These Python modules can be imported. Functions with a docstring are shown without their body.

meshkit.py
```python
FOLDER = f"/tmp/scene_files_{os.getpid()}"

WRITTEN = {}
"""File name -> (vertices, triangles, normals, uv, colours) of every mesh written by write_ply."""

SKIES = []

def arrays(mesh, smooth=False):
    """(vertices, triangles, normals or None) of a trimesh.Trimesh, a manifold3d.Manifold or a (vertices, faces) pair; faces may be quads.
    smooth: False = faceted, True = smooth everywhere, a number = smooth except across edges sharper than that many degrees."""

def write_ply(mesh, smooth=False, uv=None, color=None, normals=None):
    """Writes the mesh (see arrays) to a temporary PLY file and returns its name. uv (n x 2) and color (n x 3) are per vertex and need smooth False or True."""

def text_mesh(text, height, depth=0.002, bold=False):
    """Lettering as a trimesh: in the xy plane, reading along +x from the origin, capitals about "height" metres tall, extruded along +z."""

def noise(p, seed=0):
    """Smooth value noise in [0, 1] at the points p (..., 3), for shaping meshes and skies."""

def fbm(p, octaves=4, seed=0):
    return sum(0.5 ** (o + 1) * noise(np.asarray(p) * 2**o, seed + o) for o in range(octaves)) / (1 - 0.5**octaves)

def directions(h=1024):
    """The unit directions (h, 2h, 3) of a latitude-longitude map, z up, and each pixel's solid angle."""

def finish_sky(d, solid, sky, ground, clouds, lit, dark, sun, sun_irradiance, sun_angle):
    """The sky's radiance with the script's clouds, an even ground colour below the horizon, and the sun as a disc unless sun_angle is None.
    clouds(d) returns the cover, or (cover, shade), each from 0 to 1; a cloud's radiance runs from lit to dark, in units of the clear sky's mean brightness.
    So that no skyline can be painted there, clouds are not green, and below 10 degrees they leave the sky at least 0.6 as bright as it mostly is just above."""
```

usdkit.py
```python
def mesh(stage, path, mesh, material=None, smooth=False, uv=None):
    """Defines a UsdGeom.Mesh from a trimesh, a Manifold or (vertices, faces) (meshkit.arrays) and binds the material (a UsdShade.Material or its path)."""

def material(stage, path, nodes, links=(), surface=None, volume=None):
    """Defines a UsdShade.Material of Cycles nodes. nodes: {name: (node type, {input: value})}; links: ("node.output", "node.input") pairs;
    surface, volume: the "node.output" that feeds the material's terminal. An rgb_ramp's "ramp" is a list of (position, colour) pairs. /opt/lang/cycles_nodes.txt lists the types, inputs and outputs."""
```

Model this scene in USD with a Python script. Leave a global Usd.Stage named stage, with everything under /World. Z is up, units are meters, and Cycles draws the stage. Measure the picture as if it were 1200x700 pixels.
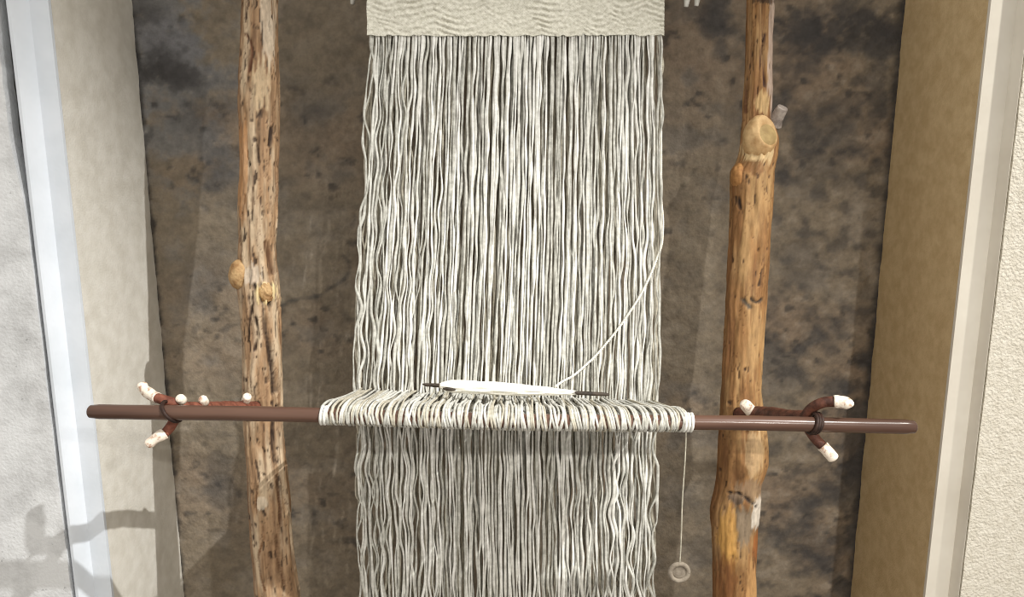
import math, numpy as np, trimesh, usdkit
from pxr import Usd, UsdGeom, UsdLux, UsdShade, Gf, Sdf, Vt
from meshkit import noise, fbm
from shapely.geometry import Polygon

stage = Usd.Stage.CreateInMemory()
UsdGeom.SetStageUpAxis(stage, "Z")
UsdGeom.SetStageMetersPerUnit(stage, 1.0)
UsdGeom.Xform.Define(stage, "/World")
UsdGeom.Scope.Define(stage, "/World/Looks")

# ------------------------------------------------------------------ camera
CAM_H, PITCH, FPX = 1.5, math.radians(10.8), 900.0
CT, ST = math.cos(PITCH), math.sin(PITCH)
cam = UsdGeom.Camera.Define(stage, "/World/camera")
cam.AddTranslateOp().Set(Gf.Vec3d(0, 0, CAM_H))
cam.AddRotateXYZOp().Set(Gf.Vec3f(90 - math.degrees(PITCH), 0, 0))
cam.CreateHorizontalApertureAttr(36.0)
cam.CreateFocalLengthAttr(36.0 * FPX / 1200)
cam.CreateExposureAttr(-0.08)
cam.CreateClippingRangeAttr(Gf.Vec2f(0.05, 100))

# ------------------------------------------------------------------ lights
dome = UsdLux.DomeLight.Define(stage, "/World/room_light")          # soft light of the gallery
dome.CreateColorAttr(Gf.Vec3f(1.0, 0.95, 0.87))
dome.CreateIntensityAttr(0.285)

def spot(name, loc, target, power, color, radius, cone, soft):
    l = UsdLux.SphereLight.Define(stage, "/World/" + name)
    l.CreateRadiusAttr(radius); l.CreateIntensityAttr(power); l.CreateColorAttr(Gf.Vec3f(*color))
    sh = UsdLux.ShapingAPI.Apply(l.GetPrim())
    sh.CreateShapingConeAngleAttr(cone); sh.CreateShapingConeSoftnessAttr(soft)
    m = Gf.Matrix4d().SetLookAt(Gf.Vec3d(*loc), Gf.Vec3d(*target), Gf.Vec3d(0, 0, 1)).GetInverse()
    l.AddTransformOp().Set(m)
    return l
spot("track_spot", (1.6, 0.07, 3.27), (-0.92, 1.45, 0.32), 38500.0, (1.0, 0.985, 0.95), 0.018, 20, 1.0)       # high lamp, aimed at the left side
spot("track_spot_001", (1.3, -1.2, 2.4), (0.22, 1.5, 0.42), 5200.0, (1.0, 0.955, 0.88), 0.03, 24, 1.0)        # lamp behind the visitor, over the middle
spot("track_spot_002", (1.75, 0.75, 2.75), (1.25, 1.45, 1.1), 2700.0, (1.0, 0.96, 0.88), 0.03, 38, 0.8)        # lamp on the right wall

# ------------------------------------------------------------------ helpers
def ray(px, py):
    u, v = px - 600.0, 350.0 - py
    return np.array([u, v * ST + FPX * CT, v * CT - FPX * ST])
def at(px, py, y):
    """the point at depth y that was measured at px, py on the photograph"""
    r = ray(px, py); p = r * (y / r[1]); p[2] += CAM_H
    return p
def lin(r, g, b):
    c = np.array([r, g, b], float) / 255
    return np.where(c <= 0.04045, c / 12.92, ((c + 0.055) / 1.055) ** 2.4)

USED = {}
def numbered(parent, name):
    k = (parent, name); n = USED.get(k, 0); USED[k] = n + 1
    return name if n == 0 else f"{name}_{n:03d}"
ORIGIN = {"/World": np.zeros(3)}
def tag(prim, label=None, cat=None, group=None, kind=None):
    for k, v in (("label", label), ("category", cat), ("group", group), ("kind", kind)):
        if v: prim.SetCustomDataByKey(k, v)
    return prim
def thing(name, loc, label, cat, group=None):
    path = "/World/" + numbered("/World", name)
    x = UsdGeom.Xform.Define(stage, path); x.AddTranslateOp().Set(Gf.Vec3d(*map(float, loc)))
    ORIGIN[path] = np.array(loc, float)
    tag(x.GetPrim(), label, cat, group)
    return path
def obj(name, mesh, mat, parent="/World", smooth=True, tint=None, label=None, cat=None, group=None, kind=None):
    """one Mesh prim; vertices are given in world coordinates"""
    if isinstance(mesh, trimesh.Trimesh): v, f = np.array(mesh.vertices), np.array(mesh.faces)
    else: v, f = np.asarray(mesh[0], float), np.asarray(mesh[1], int)
    o = ORIGIN[parent]
    path = f"{parent}/{numbered(parent, name)}"
    m = usdkit.mesh(stage, path, (v - o, f), mat, smooth=smooth)
    if tint is not None:
        UsdGeom.PrimvarsAPI(m).CreatePrimvar("tint", Sdf.ValueTypeNames.Color3fArray, "vertex").Set(Vt.Vec3fArray.FromNumpy(np.asarray(tint, np.float32)))
    ORIGIN[path] = o
    tag(m.GetPrim(), label, cat, group, kind)
    return path

def tube(path, radii, sides=6, cap=True):
    """swept tube; radii is a number, (n,) or (n, sides)"""
    p = np.asarray(path, float); n = len(p)
    t = np.gradient(p, axis=0); t /= np.linalg.norm(t, axis=1, keepdims=True)
    r = np.broadcast_to(np.asarray(radii, float).reshape(-1, 1) if np.ndim(radii) == 1 else np.asarray(radii, float), (n, sides))
    a = np.cross(t[0], [0, 1, 0.01] if abs(t[0][1]) < .9 else [1, 0, 0]); a /= np.linalg.norm(a)
    A = np.empty_like(p)
    for i in range(n):
        a = a - t[i] * (a @ t[i]); a /= np.linalg.norm(a); A[i] = a
    B = np.cross(t, A); th = np.arange(sides) * 2 * np.pi / sides
    v = (p[:, None] + r[..., None] * (np.cos(th)[None, :, None] * A[:, None] + np.sin(th)[None, :, None] * B[:, None])).reshape(-1, 3)
    i, j = np.meshgrid(np.arange(n - 1), np.arange(sides), indexing="ij"); k = (j + 1) % sides
    q = np.stack([i * sides + j, i * sides + k, (i + 1) * sides + k, (i + 1) * sides + j], -1).reshape(-1, 4)
    f = np.vstack([q[:, [0, 1, 2]], q[:, [0, 2, 3]]])
    if cap:
        c = len(v); v = np.vstack([v, p[0], p[-1]]); j = np.arange(sides); k = (j + 1) % sides; e = (n - 1) * sides
        f = np.vstack([f, np.stack([np.full(sides, c), k, j], 1), np.stack([np.full(sides, c + 1), e + j, e + k], 1)])
    return v, f
def join(*ms):
    V, F, n = [], [], 0
    for v, f in ms: V.append(v); F.append(np.asarray(f) + n); n += len(v)
    return np.vstack(V), np.vstack(F)
def spline(pts, n):
    from scipy.interpolate import CubicSpline, PchipInterpolator
    p = np.asarray(pts, float); d = np.r_[0, np.cumsum(np.linalg.norm(np.diff(p[:, :3], axis=0), axis=1))]
    return PchipInterpolator(d, p)(np.linspace(0, d[-1], n))
def grid_faces(nu, nv):
    i, j = np.meshgrid(np.arange(nu - 1), np.arange(nv - 1), indexing="ij"); a = i * nv + j
    q = np.stack([a, a + nv, a + nv + 1, a + 1], -1).reshape(-1, 4)
    return np.vstack([q[:, [0, 1, 2]], q[:, [0, 2, 3]]])
def box(x0, x1, y0, y1, z0, z1):
    return trimesh.creation.box(bounds=[[x0, y0, z0], [x1, y1, z1]])
def prism(pts, z0, z1):
    m = trimesh.creation.extrude_polygon(Polygon(pts), z1 - z0, engine="earcut"); m.apply_translation([0, 0, z0]); return m

# ------------------------------------------------------------------ materials
def noise_mat(name, c1, c2, scale=20, rough=.85, bump=.3, bscale=200, dist=.002, stretch=(1, 1, 1), detail=4, lo=.35, hi=.65, sheen=0):
    n = {"g": ("geometry", {}), "m": ("mapping", {"scale": stretch}), "n": ("noise_texture", {"scale": scale, "detail": detail, "roughness": .6}),
         "r": ("rgb_ramp", {"ramp": [(lo, tuple(c1)), (hi, tuple(c2))]}), "b": ("noise_texture", {"scale": bscale, "detail": 3}),
         "bm": ("bump", {"strength": bump, "distance": dist}), "p": ("principled_bsdf", {"roughness": rough, "specular_ior_level": .3})}
    if sheen: n["p"][1]["sheen_weight"] = sheen
    return usdkit.material(stage, "/World/Looks/" + name, n, [("g.position", "m.vector"), ("m.vector", "n.vector"), ("n.fac", "r.fac"), ("r.color", "p.base_color"),
        ("m.vector", "b.vector"), ("b.fac", "bm.height"), ("bm.normal", "p.normal")], surface="p.BSDF")
def tint_mat(name, rough=.8, bump=.4, bscale=250, dist=.002, stretch=(1, 1, 1), var=.25, vscale=120):
    """colour from the mesh's tint, with fine procedural grain"""
    n = {"a": ("attribute", {"attribute": "tint"}), "g": ("geometry", {}), "m": ("mapping", {"scale": stretch}), "n": ("noise_texture", {"scale": vscale, "detail": 4, "roughness": .65}),
         "r": ("rgb_ramp", {"ramp": [(.3, (1 - var,) * 3), (.7, (1 + var * .6,) * 3)]}), "x": ("mix", {"mix_type": "multiply", "fac": 1.0}),
         "b": ("noise_texture", {"scale": bscale, "detail": 4}), "bm": ("bump", {"strength": bump, "distance": dist}), "p": ("principled_bsdf", {"roughness": rough, "specular_ior_level": .35})}
    return usdkit.material(stage, "/World/Looks/" + name, n, [("g.position", "m.vector"), ("m.vector", "n.vector"), ("n.fac", "r.fac"), ("a.color", "x.color1"), ("r.color", "x.color2"),
        ("x.color", "p.base_color"), ("m.vector", "b.vector"), ("b.fac", "bm.height"), ("bm.normal", "p.normal")], surface="p.BSDF")

M_wall_l = usdkit.material(stage, "/World/Looks/white_plaster", {"g": ("geometry", {}), "n": ("noise_texture", {"scale": 9, "detail": 6, "roughness": .7}), "r": ("rgb_ramp", {"ramp": [(.30, tuple(lin(186, 187, 188))), (.55, tuple(lin(222, 224, 226)))]}),
    "v": ("noise_texture", {"scale": 75, "detail": 2}), "vr": ("rgb_ramp", {"ramp": [(.22, (.45, .45, .45)), (.29, (1, 1, 1))]}), "x": ("mix", {"mix_type": "multiply", "fac": .8}),
    "b": ("noise_texture", {"scale": 160, "detail": 3}), "bm": ("bump", {"strength": .35, "distance": .004}), "p": ("principled_bsdf", {"roughness": .9, "specular_ior_level": .3})},
    [("g.position", "n.vector"), ("n.fac", "r.fac"), ("g.position", "v.vector"), ("v.fac", "vr.fac"), ("r.color", "x.color1"), ("vr.color", "x.color2"), ("x.color", "p.base_color"), ("g.position", "b.vector"), ("b.fac", "bm.height"), ("bm.normal", "p.normal")], surface="p.BSDF")
M_wall_r = noise_mat("stippled_plaster", lin(215, 209, 195), lin(233, 228, 216), 60, .9, .8, 190, .006)
M_rev_l = noise_mat("cream_plaster", lin(213, 209, 198), lin(228, 225, 216), 25, .9, .3, 220, .003)
M_rev_r = noise_mat("tan_plaster", lin(196, 170, 128), lin(212, 188, 146), 35, .9, .35, 260, .003)
M_trim_l = noise_mat("white_trim_paint", lin(212, 219, 227), lin(224, 230, 238), 8, .6, .1, 150, .002)
M_trim_r = noise_mat("grey_trim_paint", lin(216, 210, 198), lin(226, 221, 210), 8, .6, .1, 150, .002)
M_back = tint_mat("mottled_stone_plaster", .82, .45, 130, .004, var=.22, vscale=60)
M_log = tint_mat("weathered_log_wood", .72, .5, 160, .003, stretch=(1, 1, .25), var=.28, vscale=110)
M_floor = noise_mat("grey_floor", lin(140, 132, 122), lin(160, 152, 142), 6, .7)
M_wool = [noise_mat(f"warp_wool_{k}", a, b, 90, .95, .4, 700, .001, sheen=.2) for k, (a, b) in zip("abc", ((lin(188, 187, 179), lin(220, 219, 212)), (lin(162, 161, 152), lin(202, 201, 193)), (lin(210, 209, 203), lin(236, 235, 230))))]
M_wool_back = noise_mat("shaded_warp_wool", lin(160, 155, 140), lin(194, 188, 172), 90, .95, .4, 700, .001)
M_cloth = noise_mat("cream_woven_wool", lin(198, 195, 180), lin(224, 221, 208), 160, .95, .5, 600, .0015, sheen=.2)
M_bobbin = noise_mat("white_yarn", lin(228, 224, 210), lin(244, 242, 234), 200, .9, .3, 700, .001)
M_rod = noise_mat("brown_rod_wood", lin(70, 50, 42), lin(100, 75, 63), 14, .24, .25, 120, .001, stretch=(.12, 1, 1))
M_bark = noise_mat("red_brown_twig_bark", lin(92, 50, 38), lin(138, 84, 66), 70, .7, .5, 200, .002)
M_bark2 = noise_mat("dark_brown_twig_bark", lin(62, 36, 28), lin(104, 64, 50), 70, .6, .5, 200, .002)
M_peel = noise_mat("peeled_pale_wood", lin(176, 136, 112), lin(240, 228, 212), 110, .7, .5, 200, .002, lo=.34, hi=.5)
M_lash = noise_mat("dark_leather_lashing", lin(34, 22, 18), lin(58, 38, 30), 90, .6, .3, 250, .001)
M_stick = noise_mat("dark_shuttle_wood", lin(44, 38, 32), lin(70, 60, 50), 60, .6, .2, 200, .001)
M_clay = noise_mat("grey_clay", lin(112, 102, 90), lin(150, 140, 126), 70, .7, .4, 250, .002)

# ------------------------------------------------------------------ the setting
YB, YF, YW = 1.80, 1.476, 1.451          # niche back, strip of the trim, wall front
XL, XR, ZT = -0.845, 0.873, 2.75
S = dict(kind="structure")
obj("floor", box(-2.6, 2.6, -1.6, 1.95, -.06, 0), M_floor, smooth=False, **S)

def back_wall():
    nu, nv = 380, 560
    x = np.linspace(XL - .01, XR + .01, nu); z = np.linspace(0, ZT, nv)
    X, Z = np.meshgrid(x, z, indexing="ij"); P = np.stack([X, 0 * X, Z], -1)
    big = fbm(P * 4.5 + 3.1, 5, 3); mid = fbm(P * 15 + 7, 5, 11); fine = fbm(P * 60, 4, 23)
    spots = np.clip((fbm(P * 38 + 2, 3, 31) - .64) * 7, 0, 1) * np.clip((big - .36) * 5, 0, 1)
    base = lin(140, 128, 111); warm = lin(145, 126, 108); cool = lin(126, 127, 128); dark = lin(74, 72, 72); pale = lin(176, 165, 150)
    m2 = fbm(P * 32 + 9, 4, 41)
    C = np.broadcast_to(base, P.shape).copy()
    side0 = np.clip((X - .45) / .2, 0, 1)
    def mix(c, w): C[:] = C * (1 - w[..., None]) + c * w[..., None]
    mix(warm, np.clip((big - .45) * 4, 0, 1) * .6)
    mix(pale, np.clip((mid - .52) * 5, 0, 1) * .45)
    mix(dark, np.clip((m2 - .50) * 5, 0, 1) * (.22 + .38 * side0))
    mix(pale, np.clip((.42 - m2) * 6, 0, 1) * (.15 + .3 * side0))
    side = np.clip((X - .30) / .3, 0, 1)
    def blob(px, py, rx, ry, w, edge=.5):
        c = at(px, py, YB); s = YB / 880
        d = ((X - c[0]) / (rx * s)) ** 2 + ((Z - c[2]) / (ry * s)) ** 2
        return np.clip((np.exp(-d) - .25 + (mid - .5) * 1.6 + (fine - .5) * .8) * 2.2, 0, 1) * np.exp(-d * .5) * w
    mix(dark, np.clip((mid - .56 + .09 * side) * 5.5, 0, 1) * (.42 + .33 * side) * np.clip((big - .33) * 4, .15, 1))
    mix(cool, blob(190, 70, 75, 150, .9)); mix(lin(128, 128, 132), blob(200, 55, 45, 45, .8))
    for a in ((185, 82, 40, 24, .95), (205, 95, 30, 16, .8), (170, 15, 30, 14, .6), (250, 205, 22, 30, .6), (245, 130, 60, 30, .45), (262, 560, 28, 60, .5), (240, 320, 40, 50, .35), (290, 230, 60, 60, .3),
              (1000, 28, 55, 26, .95), (935, 45, 42, 20, .9), (1040, 40, 26, 30, .9), (835, 22, 18, 26, .9), (845, 62, 12, 20, .7), (925, 80, 30, 14, .6), (980, 130, 50, 30, .5), (965, 195, 60, 26, .5), (1000, 520, 24, 60, .75),
              (1025, 420, 18, 40, .7), (985, 570, 40, 50, .6), (960, 640, 40, 40, .5), (1030, 110, 20, 50, .6), (940, 300, 30, 40, .35), (800, 590, 30, 18, .4), (820, 640, 22, 26, .4), (360, 130, 40, 40, .3)):
        mix(dark, blob(*a))
    # the branching dark vein left of the warp
    vein = [at(*p, YB) for p in ((322, 362), (345, 352), (372, 348), (390, 336), (404, 326), (410, 312), (402, 300))]
    vp = spline(vein, 60)
    d = np.min(np.hypot(X[..., None] - vp[:, 0], Z[..., None] - vp[:, 2]), -1) + (fine - .5) * .012
    mix(dark, np.clip(1 - d / .007, 0, 1) * .75)
    mix(dark * .75, spots * .7)
    # ragged dark margin where the panel meets the reveals
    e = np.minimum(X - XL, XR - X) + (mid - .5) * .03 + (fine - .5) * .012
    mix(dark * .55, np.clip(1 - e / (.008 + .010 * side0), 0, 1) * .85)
    Y = YB + (mid - .5) * .012 + (fine - .5) * .004
    v = np.stack([X, Y, Z], -1).reshape(-1, 3)
    f = grid_faces(nu, nv)[:, ::-1]
    obj("wall_back", (v, f[:, ::-1]), M_back, tint=C.reshape(-1, 3), **S)
back_wall()
obj("wall_backing", box(XL - .22, XR + .22, YB + .012, YB + .08, 0, ZT), M_floor, smooth=False, **S)

def reveal(name, x, sgn, mat):
    # an L-shaped jamb: the joint between moulding and plaster stays open behind, closed off further out
    a, b, c = .060 if sgn < 0 else .054, .20, .22
    m = prism([(x, YF + .0085), (x + sgn * a, YF + .0085), (x + sgn * a, 1.60), (x + sgn * b, 1.60), (x + sgn * b, YF + .0095), (x + sgn * c, YF + .0095), (x + sgn * c, YB + .012), (x, YB + .012)], 0, ZT)
    obj(name, m, mat, smooth=False, **S)
reveal("wall_reveal_left", XL, -1, M_rev_l); reveal("wall_reveal_right", XR, 1, M_rev_r)

def trim(name, x, s, mat, w, dx, b):
    # flat strip beside the opening, a steep step forward, a narrow outer lip
    pts = [(x, YF), (x + s * w, YF), (x + s * (w + dx * .5), YF - .013), (x + s * (w + dx), YW + .001), (x + s * (w + dx + b * .3), YW - .002), (x + s * (w + dx + b * .7), YW - .001), (x + s * (w + dx + b), YW + .004), (x + s * (w + dx + b), YF + .008), (x, YF + .008)]
    obj(name, prism(pts, 0, ZT), mat, smooth=30, **S)
trim("trim_1", XL, -1, M_trim_l, .035, .015, .014); trim("trim_2", XR, 1, M_trim_r, .048, .004, .003)

def pier(name, x_edge, s, mat, gap):
    z = np.linspace(0, ZT, 140)
    e = x_edge + s * (gap(z) + .0012 * (fbm(np.stack([z * 45, 0 * z, 0 * z], -1), 3, 5) - .5) * 2)
    m = trimesh.creation.extrude_polygon(Polygon([*zip(e, z), (s * 2.6, ZT), (s * 2.6, 0)]), .033, engine="earcut")
    v = np.array(m.vertices)[:, [0, 2, 1]]; v[:, 1] += YW
    m = trimesh.Trimesh(v, m.faces); m.fix_normals()
    obj(name, m, mat, smooth=False, **S)
def left_gap(z):
    top, tip = at(0, 60, YW)[2], at(20, 245, YW)[2]
    return .0035 + .014 * np.clip((z - tip) / .12, 0, 1) * np.clip((top + .25 - z) / .25, 0, 1)
pier("wall_left", XL - .0665, -1, M_wall_l, left_gap)
pier("wall_right", XR + .0565, 1, M_wall_r, lambda z: .002 + 0 * z)

# ------------------------------------------------------------------ the two upright logs
def log_depth(px, py):
    r = ray(px, py); k = r[2] / r[1]
    y = 1.577 / (1 - .118 * k); return y
def make_log(table, seed, label, paint, lumps):
    from scipy.interpolate import PchipInterpolator
    T = np.array(table, float)
    rows = []
    for py, xl, xr in T:
        y = log_depth((xl + xr) / 2, py); c = at((xl + xr) / 2, py, y)
        rows.append([c[2], c[0], c[1], (xr - xl) / 2 * y / ray(0, py)[1]])
    R = np.array(rows)[::-1]
    lo, hi = R[0].copy(), R[-1].copy()
    def ext(a, b, z):
        o = a + (a - b) * (z - a[0]) / (a[0] - b[0]); o[3] = a[3]; o[2] = 1.577 + .118 * (z - CAM_H); return o
    bot = ext(R[0], R[3], 0.0); bot[3] *= 1.06
    top = ext(R[-1], R[-4], 2.12)
    R = np.vstack([bot, R, top])
    n, sides = 780, 96
    z = np.linspace(0, 2.12, n); I = PchipInterpolator(R[:, 0], R[:, 1:])(z)
    th = np.arange(sides) * 2 * np.pi / sides
    TH, Zg = np.meshgrid(th, z, indexing="xy")
    cosx, cosy = np.cos(TH), np.sin(TH)
    Q = np.stack([cosx * 1.5, cosy * 1.5, Zg * 6], -1)
    rad = I[:, 2:3] * (1 + .10 * (fbm(Q + seed, 3, seed) - .5) * np.where(np.abs(cosx) > .9, .6, 1.0))
    G = np.stack([cosx * 6, cosy * 6, Zg * 10], -1)
    grain = fbm(G + seed * 3, 4, seed + 5)
    rad = rad + (grain - .5) * .011
    lat = cosx * I[:, 2:3]
    Xp, Zp = I[:, 0:1] + lat, Zg
    front = np.clip(-cosy * 3 + .3, 0, 1)
    for (px, py, rx, ry, h, ang) in lumps:                     # swellings: place, size in px, height m, direction
        c = at(px, py, log_depth(px, py)); s = 1.6 / 884
        dz = (Zg - c[2]) / (ry * s); da = np.angle(np.exp(1j * (TH - ang))) / .8
        rad = rad + h * np.exp(-dz ** 2 - da ** 2)
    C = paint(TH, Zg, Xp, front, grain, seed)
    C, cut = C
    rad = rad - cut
    v = np.stack([I[:, 0:1] + rad * cosx, I[:, 1:2] + rad * cosy, Zg], -1).reshape(-1, 3)
    i, j = np.meshgrid(np.arange(n - 1), np.arange(sides), indexing="ij"); k = (j + 1) % sides
    q = np.stack([i * sides + j, i * sides + k, (i + 1) * sides + k, (i + 1) * sides + j], -1).reshape(-1, 4)
    f = np.vstack([q[:, [0, 1, 2]], q[:, [0, 2, 3]]]); c = len(v); e = (n - 1) * sides; jj = np.arange(sides); kk = (jj + 1) % sides
    v = np.vstack([v, [*I[0, :2], 0], [*I[-1, :2], 2.12]])
    f = np.vstack([f, np.stack([np.full(sides, c), kk, jj], 1), np.stack([np.full(sides, c + 1), e + jj, e + kk], 1)])
    tint = np.vstack([C.reshape(-1, 3), [C[0].mean(0), C[-1].mean(0)]])
    p = thing("log_upright", (I[0, 0], I[0, 1], 0), label, "log")
    obj("trunk", (v, f), M_log, p, tint=tint)
    return p, PchipInterpolator(R[:, 0], R[:, 1:])

def painter(base, pale, dark, deep, fleck_amt, strokes, patches):
    def paint(TH, Z, X, front, grain, seed):
        cx, cy = np.cos(TH), np.sin(TH)
        C = np.broadcast_to(base, (*TH.shape, 3)).copy(); cut = np.zeros(TH.shape)
        def mix(c, w): C[:] = C * (1 - w[..., None]) + c * w[..., None]
        A = fbm(np.stack([cx * 2.2, cy * 2.2, Z * 7], -1) + seed, 4, seed + 40)
        Bn = fbm(np.stack([cx * 8, cy * 8, Z * 9], -1) + seed, 4, seed + 50)
        F = fbm(np.stack([cx * 9, cy * 9, Z * 42], -1) + seed, 3, seed + 60)
        mix(pale, np.clip((A - .46) * 6, 0, 1) * .8)
        mix(dark, np.clip((Bn - .53) * 6, 0, 1) * .6)
        mix(dark, np.clip((.40 - A) * 6, 0, 1) * .6)
        W1 = fbm(np.stack([cx * 5, cy * 5, Z * 26], -1) + seed * 2, 4, seed + 70)
        W2 = fbm(np.stack([cx * 3, cy * 3, Z * 11], -1) + seed * 5, 3, seed + 80)
        worm = np.clip(1 - np.abs(W1 - .5) / .022, 0, 1) * np.clip((W2 - .46) * 8, 0, 1)
        mix(dark * .8, worm * .75); cut += worm * .0012
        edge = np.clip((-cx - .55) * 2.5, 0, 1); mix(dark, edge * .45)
        fl = np.clip((F - (.70 - fleck_amt)) * 12, 0, 1)
        mix(deep, fl * .9); cut += fl * .0022
        for (px, py, rx, ry, col, w, dep) in patches:
            c = at(px, py, log_depth(px, py)); s = 1.6 / 884
            d = np.hypot((X - c[0]) / (rx * s), (Z - c[2]) / (ry * s)) + (Bn - .5) * 1.6 + (F - .5) * .8
            ww = np.clip((1.15 - d) * 4, 0, 1) * front * w
            mix(col, ww); cut += ww * dep
        for (pts, wid, col, dep) in strokes:
            pp = spline([at(a, b, log_depth(a, b) - .035) for a, b in pts], 50)
            for lo in range(0, TH.shape[0], 60):
                sl = slice(lo, lo + 60)
                d = np.min(np.hypot(X[sl][..., None] - pp[:, 0], Z[sl][..., None] - pp[:, 2]), -1) + (F[sl] - .5) * .006
                ww = np.clip(1.3 - d / (wid * .00182 * (.2 + 1.2 * Bn[sl])), 0, 1) * front[sl] * np.clip((Bn[sl] - .30) * 6, 0, 1)
                C[sl] = C[sl] * (1 - ww[..., None]) + col * ww[..., None]; cut[sl] += ww * dep
        return C, cut
    return paint

DEEP = lin(52, 36, 24)
left_table = [(0, 284, 324), (30, 283, 325), (60, 282, 326), (100, 280, 327), (160, 281, 326), (200, 282, 325), (250, 281, 324), (300, 281, 322), (325, 280, 325), (345, 281, 327), (400, 285, 329), (450, 285, 330), (500, 287, 331), (550, 290, 335), (600, 292, 340), (650, 296, 344), (700, 300, 350)]
right_table = [(0, 876, 906), (50, 875, 905), (100, 873, 904), (138, 871, 902), (150, 870, 908), (165, 869, 912), (180, 867, 911), (190, 864, 909), (202, 858, 907), (250, 857, 903), (300, 854, 900), (350, 851, 897), (400, 849, 894), (450, 847, 892), (500, 844, 897), (540, 842, 897), (570, 840, 890), (600, 834, 889), (630, 835, 886), (700, 836, 884)]
pale_l = lin(198, 178, 150)
paint_l = painter(lin(160, 129, 97), pale_l, lin(106, 76, 52), DEEP, .07,
    [([(300, 335), (306, 348), (314, 358)], 4, DEEP, .006), ([(312, 352), (311, 380), (316, 420), (320, 462)], 3.2, DEEP, .006), ([(296, 358), (292, 380), (291, 400)], 2, DEEP, .003),
     ([(298, 410), (303, 392), (300, 372)], 2, DEEP, .003), ([(310, 285), (313, 305), (316, 322)], 3, lin(92, 62, 38), .004), ([(306, 130), (302, 160), (304, 190)], 2.5, DEEP, .003), ([(317, 150), (314, 170)], 2.5, DEEP, .003),
     ([(322, 480), (318, 510), (322, 545)], 2.5, DEEP, .003), ([(323, 560), (327, 600), (325, 640), (333, 690)], 2.2, lin(92, 62, 38), .004), ([(288, 40), (296, 60), (292, 84)], 2.5, lin(96, 60, 38), .003), 
     ([(306, 560), (300, 590), (310, 625), (303, 655), (312, 690)], 1.8, lin(110, 72, 40), .002)],
    [(302, 320, 10, 11, lin(206, 192, 174), .6, 0), (316, 340, 9, 9, lin(222, 200, 150), .9, -.003), (318, 30, 6, 40, lin(206, 190, 168), .7, 0), (312, 100, 8, 30, lin(206, 184, 150), .6, 0), (313, 580, 6, 6, lin(222, 208, 186), .6, 0), (290, 200, 7, 60, lin(176, 128, 82), .7, 0)])
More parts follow.
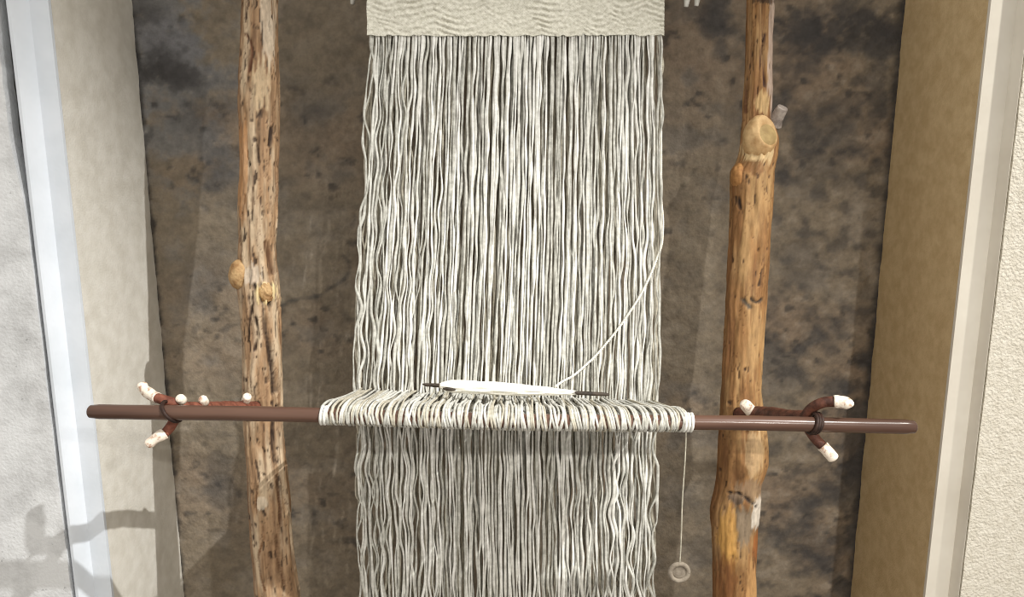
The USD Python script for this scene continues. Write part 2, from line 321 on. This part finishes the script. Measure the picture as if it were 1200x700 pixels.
paint_r = painter(lin(150, 111, 69), lin(178, 143, 98), lin(110, 72, 42), lin(56, 36, 24), .0,
    [([(866, 232), (869, 245)], 2, DEEP, .003), ([(880, 350), (886, 354), (893, 352)], 2.4, lin(56, 46, 38), .003), ([(871, 352), (878, 360)], 3.5, lin(84, 76, 66), .002), ([(892, 316), (889, 334)], 1.6, DEEP, .002), ([(855, 578), (864, 577), (874, 583), (885, 594)], 2, lin(48, 38, 32), .004),
     ([(898, 40), (895, 70), (899, 100)], 2.5, lin(90, 62, 50), .003), ([(880, 0), (878, 60), (878, 130)], 2.5, lin(96, 60, 36), .003), ([(862, 215), (858, 245), (856, 300)], 4, lin(126, 80, 44), .002), ([(859, 651), (860, 654)], 3.5, DEEP, .004)],
    [(901, 60, 5, 70, lin(182, 164, 152), .8, 0), (884, 175, 14, 16, lin(214, 186, 140), .9, -.002), (878, 196, 10, 7, lin(128, 90, 54), .8, .002), (888, 122, 8, 12, lin(216, 184, 132), .7, 0),
     (864, 604, 13, 26, lin(132, 116, 96), .95, .003), (880, 592, 6, 20, lin(206, 196, 182), .95, -.002), (857, 575, 8, 6, lin(92, 78, 66), .9, .001), (871, 565, 18, 12, lin(140, 118, 94), .7, 0), (848, 622, 9, 34, lin(192, 146, 78), .8, 0), (884, 635, 7, 16, lin(150, 92, 48), .8, 0), (845, 670, 9, 30, lin(124, 78, 42), .7, 0), (876, 680, 7, 30, lin(206, 160, 106), .6, 0),
     (875, 520, 12, 22, lin(196, 166, 126), .7, 0), (893, 3, 10, 4, DEEP, .8, .002)])
log_l, IL = make_log(left_table, 7, "pale knotty log left of the hanging warp, with a round knob and long dark crack", paint_l, [(280, 318, 0, 20, .004, math.pi)])
log_r, IR = make_log(right_table, 19, "golden brown log right of the hanging warp, thinner above a sawn-off branch stub", paint_r, [(868, 205, 0, 14, .004, math.pi * 1.1), (890, 535, 0, 20, .003, 0), (868, 575, 0, 14, .004, -1.2)])

def knob(c, rx, ry, rz, seed, sub=3, amp=.12, axis=None):
    m = trimesh.creation.icosphere(sub); v = np.array(m.vertices)
    v = v * (1 + amp * (fbm(v * 2.2 + seed, 3, seed)[:, None] - .5) * 2) * [rx, ry, rz]
    return v + c, np.array(m.faces)
def stub(a, b, r0, r1, seed, sides=20, lip=.12):
    """short sawn branch: rough sides, slightly domed cut face with a raised rim"""
    a, b = np.array(a, float), np.array(b, float); d = b - a; L = np.linalg.norm(d); d /= L
    s = np.array([0, .25, .5, .75, .92, 1.0, 1.0, .97, .98]); rr = np.array([1.25, 1.05, 1.0, 1.0, 1.0, .93, .78, .7, .3])
    p = a + np.outer(s * L, d)
    x = np.cross(d, [0, 0, 1]); x /= np.linalg.norm(x); y = np.cross(x, d)
    th = np.arange(sides) * 2 * np.pi / sides
    w = 1 + .12 * (fbm(np.stack([np.cos(th) * 1.4 + seed, np.sin(th) * 1.4, 0 * th], -1), 2, seed) - .5) * 2
    R = (r0 + (r1 - r0) * s)[:, None] * rr[:, None] * w
    v = (p[:, None] + R[..., None] * (np.cos(th)[None, :, None] * x + np.sin(th)[None, :, None] * y)).reshape(-1, 3)
    n = len(s); i, j = np.meshgrid(np.arange(n - 1), np.arange(sides), indexing="ij"); k = (j + 1) % sides
    q = np.stack([i * sides + j, (i + 1) * sides + j, (i + 1) * sides + k, i * sides + k], -1).reshape(-1, 4)
    f = np.vstack([q[:, [0, 1, 2]], q[:, [0, 2, 3]]]); c = len(v); e = (n - 1) * sides; jj = np.arange(sides); kk = (jj + 1) % sides
    return np.vstack([v, p[-1]]), np.vstack([f, np.stack([np.full(sides, c), kk + e, jj + e], 1)])
M_knob = noise_mat("tan_knob_wood", lin(138, 102, 64), lin(190, 158, 114), 45, .75, .5, 180, .003)
M_cutface = noise_mat("sawn_branch_face", lin(148, 124, 82), lin(176, 152, 104), 40, .65, .3, 220, .002)
M_grey = noise_mat("grey_dead_wood", lin(120, 110, 104), lin(176, 166, 158), 60, .8, .4, 200, .002)
p = at(283, 321, log_depth(283, 321)); obj("knob", knob(p + [.004, -.014, 0], .024, .028, .032, 3, 4, .10), M_knob, log_l, label="rounded tan knob on the side of the log")
p = at(316, 341, log_depth(316, 341)); obj("knob", knob(p + [0, -.026, 0], .015, .012, .021, 8, 4, .25), M_knob, log_l)
y = log_depth(893, 160)
sa_ = at(890, 163, y - .018); sd_ = np.array([.42, -.82, .34]); sd_ /= np.linalg.norm(sd_)
bm_ = trimesh.creation.icosphere(4); bv = np.array(bm_.vertices) * [.033, .034, .046]
bv *= 1 + .14 * (fbm(np.array(bm_.vertices) * 2 + 5, 3, 6)[:, None] - .5)
bv -= sd_ * np.maximum(0, bv @ sd_ - .024)[:, None]
bs = obj("branch_stub", (bv + sa_, np.array(bm_.faces)), noise_mat("pale_stub_wood", lin(168, 132, 88), lin(206, 174, 128), 40, .7, .4, 200, .002), log_r, smooth=40, label="pale sawn-off branch stub")
fc = sa_ + sd_ * .0245; fx = np.cross(sd_, [0, 0, 1]); fx /= np.linalg.norm(fx); fy = np.cross(fx, sd_)
fa = np.linspace(0, 2 * np.pi, 25)[:-1]; fr_ = np.array([.0215, .017, .008])
fv = np.vstack([fc + sd_ * h + r * (np.cos(fa)[:, None] * fx + np.sin(fa)[:, None] * fy) for r, h in zip(fr_, (-.0005, .0012, .0016))] + [fc + sd_ * .0018])
ff = [[a * 24 + i, a * 24 + (i + 1) % 24, (a + 1) * 24 + (i + 1) % 24] for a in range(2) for i in range(24)] + [[a * 24 + i, (a + 1) * 24 + (i + 1) % 24, (a + 1) * 24 + i] for a in range(2) for i in range(24)] + [[48 + i, 48 + (i + 1) % 24, 72] for i in range(24)]
obj("cut_face", (fv, ff), M_cutface, bs, label="olive tan sawn face")
obj("branch_stub", stub(at(906, 145, y), at(917, 126, y - .02), .014, .011, 9), M_grey, log_r, smooth=40, label="short grey dead branch stub")
y = log_depth(865, 200)
obj("knob", knob(at(865, 207, y - .012), .014, .022, .026, 12), noise_mat("brown_knob_wood", lin(140, 96, 54), lin(182, 134, 82), 45, .7, .4, 200, .002), log_r)

# the beam across the log tops, just above the picture
bx = np.linspace(-.74, .78, 60)
bp = np.stack([bx, 1.648 + 0 * bx, 2.147 + .003 * np.sin(bx * 5)], -1)
beam = thing("cloth_beam", (0, 1.648, 2.12), "long wooden beam resting across the tops of both logs", "beam")
obj("pole", tube(bp, .029 + .002 * fbm(bp * 9, 3, 2), 20), M_knob, beam)

# ------------------------------------------------------------------ woven cloth and warp
def y_warp(z): return 1.585 + .10 * (z - CAM_H - .3)
def warp_at(px, py):
    r = ray(px, py); k = r[2] / r[1]              # z - CAM_H = k*y ; y = 1.585 + .1*(k*y - .3)
    y = 1.555 / (1 - .1 * k); return at(px, py, y)
edge = [(-60, 432, 776), (43, 432.5, 776), (120, 428, 776), (200, 425, 776), (300, 420, 776), (400, 415, 774), (455, 413, 772), (500, 415, 770), (600, 418, 768.5), (700, 420.5, 767), (760, 421, 766)]
EL = np.array([warp_at(l, py) for py, l, r in edge]); ER = np.array([warp_at(r, py) for py, l, r in edge])
def edges(z):
    return np.interp(z, EL[::-1, 2], EL[::-1, 0]), np.interp(z, ER[::-1, 2], ER[::-1, 0])
Z_CLOTH = warp_at(600, 42)[2]
loom = thing("warp_cloth", (0, 1.62, 2.12), "long white warp with a band of finished cream cloth hanging between the logs", "weaving")
def cloth():
    nu, nv = 420, 300
    z0, z1 = Z_CLOTH, 2.15
    U, V = np.meshgrid(np.linspace(0, 1, nu), np.linspace(0, 1, nv), indexing="ij")
    Z = z0 + (z1 - z0) * V
    l, r = edges(Z); X = l - .003 + (r - l + .006) * U
    X += .002 * (fbm(np.stack([U * 0 + (U > .5) * 9, Z * 40, 0 * Z], -1), 2, 3) - .5) * np.abs(U - .5) * 2
    Z = Z + (V < .03) * .004 * (noise(np.stack([X * 120, 0 * X, 0 * X], -1), 4) - .5)
    P = np.stack([X, 0 * X, Z], -1)
    arch = .014 * np.abs(np.sin(X * 36 + 5 * fbm(P * [4, 1, 9], 2, 9))) + .022 * (fbm(P * [16, 1, 12], 3, 6) - .5)
    ph = (Z + arch) / .0115
    rib = .5 + .5 * np.sin(2 * np.pi * ph)
    weave = np.sin(X * 2 * np.pi / .0052) * np.sin(Z * 2 * np.pi / .0052)
    amp = .25 + 1.3 * np.clip((fbm(P * 16, 3, 14) - .35) * 2.2, 0, 1)
    Y = y_warp(Z) - .004 - .0026 * rib * amp - .0009 * weave - .004 * (fbm(P * 30, 3, 21) - .5) - .003 * (fbm(P * [150, 1, 220], 2, 33) - .5)
    selv = np.minimum(U, 1 - U)
    Y -= .002 * np.exp(-(selv / .012) ** 2)
    front = np.stack([X, Y, Z], -1).reshape(-1, 3); back = front + [0, .008, 0]
    f = grid_faces(nu, nv); n = len(front); fs = [f, f[:, ::-1] + n]
    idx = np.arange(n).reshape(nu, nv)
    for line in (idx[0], idx[-1][::-1], idx[:, -1], idx[::-1, 0]):
        a, b = line[:-1], line[1:]
        fs += [np.stack([a, b + n, b], 1), np.stack([a, a + n, b + n], 1)]
    obj("woven_cloth", (np.vstack([front, back]), np.vstack(fs)), M_cloth, loom, label="band of finished cream weaving")
cloth()

rng = np.random.default_rng(5)
Z_LO = .20
def warp_layer(count, dy, rad, mats, seed, wav):
    zs = np.arange(Z_CLOTH + .012, Z_LO, -.0075); n = len(zs)
    l, r = edges(zs)
    for k in range(count):
        f = (k + .5 + rng.uniform(-.32, .32)) / count
        s = rng.uniform(0, 100)
        edge_w = .25 + .85 * np.clip((.42 - f) / .42, 0, 1) ** 1.2 + .5 * np.clip((f - .75) / .25, 0, 1)
        low = np.clip((1.0 - zs) / .15, 0, 1)
        edge_w = edge_w * (1 - low) + low * (.25 + 1.5 * np.abs(f - .5) ** 1.3 * 2)
        q = np.stack([zs * 21 + 7, 0 * zs + k * .85, 0 * zs], -1)
        drift = (noise(q, seed) - .5) * 2 * wav * edge_w
        slow = (noise(np.stack([zs * 4 + s, 0 * zs + k * 1.3, 0 * zs], -1), seed + 3) - .5) * .007
        fade = np.clip((zs[0] - zs) / .06, 0, 1)
        x = np.clip(l + (r - l) * f + (drift + slow) * fade, l - .002, r + .002)
        y = y_warp(zs) + dy + (noise(q + 31, seed + 1) - .5) * .010 * fade
        R = rad * (.42 + 1.15 * noise(np.stack([zs * 26 + s * 2, 0 * zs + k, 0 * zs], -1), seed + 2))
        R = R * (.78 + .5 * fbm(np.stack([x * 14, 0 * zs, zs * 9], -1), 2, 77))
        obj("warp_thread", tube(np.stack([x, y, zs], -1), R, 5, cap=False), mats[rng.integers(len(mats))], loom)
warp_layer(102, 0.0, .0023, M_wool, 100, .0072)
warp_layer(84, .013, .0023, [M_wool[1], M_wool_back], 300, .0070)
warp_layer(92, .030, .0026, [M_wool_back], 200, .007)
# loose yarn tails at the edges of the picture's top
for (px, py, y) in ((804, 8, 1.60), (816, 7, 1.60), (413, 5, 1.64)):
    e = at(px, py, y); t = np.array([e[0] + .004, 1.63, 2.16])
    obj("yarn_tail", tube(spline([t, (t + e) / 2 + [.004, -.004, 0], e + [.002, 0, .02], e], 24), np.r_[np.full(20, .0035), .0045, .006, .0065, .004], 7), M_wool[0], loom)

# ------------------------------------------------------------------ heddle rod
Y_ROD = 1.225
ra, rb = at(106, 482.5, Y_ROD), at(1071, 500.5, Y_ROD)
t = np.linspace(0, 1, 90); ROD = ra + np.outer(t, rb - ra); ROD[:, 2] += .0025 * np.sin(t * 9) * t * (1 - t) * 4
RR = .0124
def rod_at(px):
    x = np.interp(px, [106, 1071], [ra[0], rb[0]]); return np.array([np.interp(x, ROD[:, 0], ROD[:, k]) for k in range(3)])
rad = RR * (1 + .06 * (fbm(ROD * 14, 3, 3) - .5)); rad[0] *= .86; rad[-1] *= .86
rod = thing("heddle_rod", (0, Y_ROD, rod_at(588)[2]), "long smooth brown heddle rod lying across the front of both logs", "rod")
tt = np.r_[ROD[0] - [.0025, 0, 0], ROD[-1] + [.0025, 0, 0]].reshape(2, 3)
full = np.vstack([tt[0], ROD, tt[1]]); rf = np.r_[rad[0] * .75, rad, rad[-1] * .75]
obj("pole", tube(full, rf, 22), M_rod, rod)

# heddle loops: each passes round the rod and reaches back to the warp
heds = thing("heddle_loops", (0, Y_ROD, rod_at(588)[2]), "row of white heddle loops wrapped round the brown rod in front of the warp", "heddles")
NH = 164
rng = np.random.default_rng(12)
for k in range(NH):
    f = (k + .5) / NH
    fr = np.clip(f + rng.uniform(-.5, .5) / NH * 1.6, 0, 1)
    c = rod_at(378 + fr * (806 - 378))
    pyw = 459 + 15 * f + rng.uniform(-3, 2)
    w = warp_at(414 + f * (771 - 414) + rng.uniform(-1.5, 1.5), pyw); w[1] += .008
    r = RR + .0022; cx = c[0]; lean = rng.uniform(-.004, .004)
    pts = []
    pts.append(w)
    m1 = w * .5 + (c + [0, .4 * r, r]) * .5 + [rng.uniform(-.004, .004), 0, rng.uniform(-.004, .004)]
    pts.append(m1)
    for a in np.radians([75, 105, 140, 180, 220, 255]):
        pts.append([cx + lean * (math.sin(a)), c[1] + r * math.cos(a) , c[2] + r * math.sin(a)])
    w2 = w + [rng.uniform(-.003, .003), .0, -.016]
    m2 = w2 * .5 + (c + [0, 0, -r]) * .5
    pts += [m2, w2]
    P = spline(pts, 40)
    obj("heddle_loop", tube(P, .0023 * (.75 + .5 * noise(np.stack([np.arange(40) * .4, np.full(40, k * 2.3), np.zeros(40)], -1), 8)), 5), [M_wool[0], M_wool[1], M_wool[1], M_wool_back][rng.integers(4)], heds)
# a few turns of white yarn that finish the row at each end
for px in (377, 381, 801, 805, 809):
    c = rod_at(px); a = np.linspace(0, 2 * np.pi, 24)
    obj("end_wrap", tube(np.stack([c[0] + .0012 * np.sin(a), c[1] + (RR + .002) * np.cos(a), c[2] + (RR + .002) * np.sin(a)], -1), .0026, 6, cap=False), M_wool[2], heds)

# ------------------------------------------------------------------ shuttle and its yarn
Y_SH = 1.385
sa, sb = at(515, 452, Y_SH), at(692, 461.5, Y_SH)
sh = thing("shuttle", (sa + sb) / 2, "stick shuttle wound with white yarn lying on the heddle yarns in front of the warp", "shuttle")
def bobbin():
    n, sides = 90, 40; u = np.linspace(0, 1, n)
    prof = .0118 * np.clip(np.minimum((u + .02) / .10, (1.0 - u) / .55), 0, 1) ** .7
    prof = np.maximum(prof, .0025)
    th = np.arange(sides) * 2 * np.pi / sides
    ridge = .0007 * np.sin(th[None, :] * 9 + u[:, None] * 14) + .0005 * np.sin(th[None, :] * 7 - u[:, None] * 22)
    return tube(sa + np.outer(u, sb - sa), prof[:, None] + ridge * np.clip(prof[:, None] / .006, 0, 1), sides)
obj("wound_yarn", bobbin(), M_bobbin, sh, label="plump winding of white yarn")
d = (sb - sa) / np.linalg.norm(sb - sa)
obj("stick", tube(np.array([sa - d * .032 + [0, 0, .001], sa - d * .026, sa - d * .01, (sa + sb) / 2, sb + d * .01, sb + d * .030, sb + d * .036]), np.array([.0012, .0032, .004, .004, .004, .0034, .0012]), 10), M_stick, sh, label="dark pointed shuttle stick")
pa, pb = at(519, 455.5, Y_SH - .012), at(534, 457, Y_SH - .013)
obj("notch_prong", tube(np.array([pa, pa * .7 + pb * .3, pa * .3 + pb * .7, pb]), np.array([.0015, .0034, .0032, .001]), 9), M_stick, sh)

def cord_mesh(path, r, pitch):
    p = np.asarray(path); d = np.r_[0, np.cumsum(np.linalg.norm(np.diff(p, axis=0), axis=1))]
    t = np.gradient(p, axis=0); t /= np.linalg.norm(t, axis=1, keepdims=True)
    a = np.cross(t, [0, 1, 0]); a /= np.linalg.norm(a, axis=1, keepdims=True); b = np.cross(t, a)
    out = []
    for ph in (0, np.pi):
        w = d / pitch * 2 * np.pi + ph
        out.append(tube(p + r * (np.cos(w)[:, None] * a + np.sin(w)[:, None] * b), r * 1.05, 6))
    return join(*out)
cp = [at(652, 453, Y_SH - .002), at(668, 443, 1.46), at(690, 425, 1.49), at(716, 396, 1.508), at(738, 366, 1.515), at(757, 334, 1.522), at(769, 305, 1.530), at(776, 283, 1.537), at(777, 262, 1.548)]
up = [warp_at(775.5, py) + [0, .006, 0] for py in (230, 180, 120, 70, 44)]
obj("weft_cord", cord_mesh(spline(cp + up, 420), .0013, .0080), M_bobbin, label="thin twisted white cord curving from the shuttle to the right edge of the warp", cat="cord")

# ------------------------------------------------------------------ forked twigs that hold the rod
def tip(path, r, n0):                                                # pale peeled end of a twig
    return tube(path, r, 12)
def twig(label, stem, tines, nubs, lash, M_bark):
    p = thing("forked_twig", at(*stem[0][:3]), label, "twig")
    def sweep(pts, r0, r1, n, seed, swell=0):
        P = spline([at(*q) for q in pts], n); u = np.linspace(0, 1, n)
        r = (r0 + (r1 - r0) * u) * (1 + .22 * (fbm(P * 60 + seed, 3, seed) - .5)); return P, r
    P, r = sweep(stem, .0150, .0125, 40, 1)
    obj("stem", tube(P, r, 14), M_bark, p)
    for i, (pts, r0, r1, cut) in enumerate(tines):
        P, r = sweep(pts, r0, r1, 48, 5 + i)
        m = int(48 * cut)
        tn = obj("tine", tube(P[:m + 1], r[:m + 1], 14), M_bark, p)
        rr = r[m:] * (1.0 + .35 * fbm(P[m:] * 90, 2, 77)); rr[-3:] *= [.97, .88, .62]
        obj("peeled_tip", tube(P[m:], rr, 14), M_peel, tn, label="pale peeled twig end")
    for i, (a, b, r0) in enumerate(nubs):
        a, b = at(*a), at(*b); d = b - a
        Q = np.array([a, a + d * .4, a + d * .8, a + d * .96, b])
        obj("nub", tube(Q, r0 * np.array([1.05, 1, 1, .85, .45]), 12), M_peel, p, label="pale cut side shoot")
    for (px, slant, wid, turns) in lash:
        c = rod_at(px); a = np.linspace(0, 2 * np.pi * turns, 26 * turns); s = np.linspace(-.5, .5, len(a))
        # round rod and twig together: an oval a little deeper than the rod
        e = np.stack([c[0] + wid * s + slant * np.sin(a), c[1] + .006 + (RR + .0085) * np.cos(a), c[2] + (RR + .0035) * np.sin(a)], -1)
        obj("lashing", tube(e, .0032, 8), M_lash, p, label="dark leather lashing round rod and twig")
    return p
YR = Y_ROD
twig("reddish forked twig lashed to the left log, gripping the rod's left end",
     [(299, 479, 1.476), (282, 479, 1.43), (258, 479, 1.37), (232, 480, YR + .075), (214, 479, YR + .045), (202, 477, YR + .030)],
     [([(208, 474, YR + .028), (192, 469, YR + .022), (181, 465, YR + .03), (173, 460, YR + .04), (168, 455, YR + .045), (166, 449, YR + .05)], .0092, .0076, .42),
      ([(209, 475, YR + .03), (208, 482, YR + .027), (204, 493, YR + .024), (194, 507, YR + .01), (184, 513, YR + .002), (173, 522, YR - .002)], .0092, .0078, .62)],
     [((240, 472, YR + .082), (237, 467, YR + .072), .0078), ((214, 470, YR + .03), (210, 466, YR + .022), .0082), ((288, 470, 1.44), (290, 464, 1.43), .0085)],
     [(199, -.010, .010, 1)], M_bark)
twig("dark brown forked twig lashed to the right log, gripping the rod's right end",
     [(866, 486, 1.476), (884, 485, 1.43), (905, 486, 1.37), (925, 489, YR + .075), (942, 490, YR + .04), (952, 489, YR + .024)],
     [([(944, 489, YR + .026), (950, 480, YR + .02), (959, 474, YR + .01), (970, 471, YR + .005), (982, 471, YR), (990, 472, YR - .005), (996, 478, YR - .01)], .0088, .0088, .68),
      ([(944, 488, YR + .028), (945, 497, YR + .026), (949, 505, YR + .02), (957, 516, YR + .01), (966, 525, YR + .003), (978, 539, YR - .005)], .0085, .0086, .66)],
     [((880, 482, 1.432), (872, 473, 1.418), .0115)],
     [(955, .006, .012, 3)], M_bark2)

# ------------------------------------------------------------------ hanging ring weight
top = rod_at(803); top = top + [0, -.004, -RR - .001]
ctr = at(798, 671, Y_ROD); ctr[0] = top[0]; rw = .0195
wt = thing("ring_weight", ctr, "small round grey ring weight hanging on a thin thread right of the warp", "weight")
a = np.linspace(0, 2 * np.pi, 49)
ring = tube(np.stack([ctr[0] + (rw - .004) * np.cos(a), ctr[1] + 0 * a, ctr[2] + (rw - .004) * np.sin(a)], -1), .0044, 14, cap=False)
obj("ring", ring, M_clay, wt)
disc = trimesh.creation.revolve([[0, -.004], [.006, -.0038], [.0085, -.002], [.0128, -.0012], [.0128, .0012], [.0085, .002], [0, .003]], sections=40)
disc.apply_transform(trimesh.transformations.rotation_matrix(np.pi / 2, [1, 0, 0])); disc.apply_translation(ctr); disc.fix_normals()
obj("centre_disc", disc, M_clay, wt)
tz = np.linspace(0, 1, 20)
obj("thread", tube(np.stack([top[0] + .0006 * np.sin(tz * 9), top[1] + (ctr[1] - top[1]) * tz, top[2] + (ctr[2] + rw - top[2]) * tz], -1), .0012, 6), M_wool_back, wt)
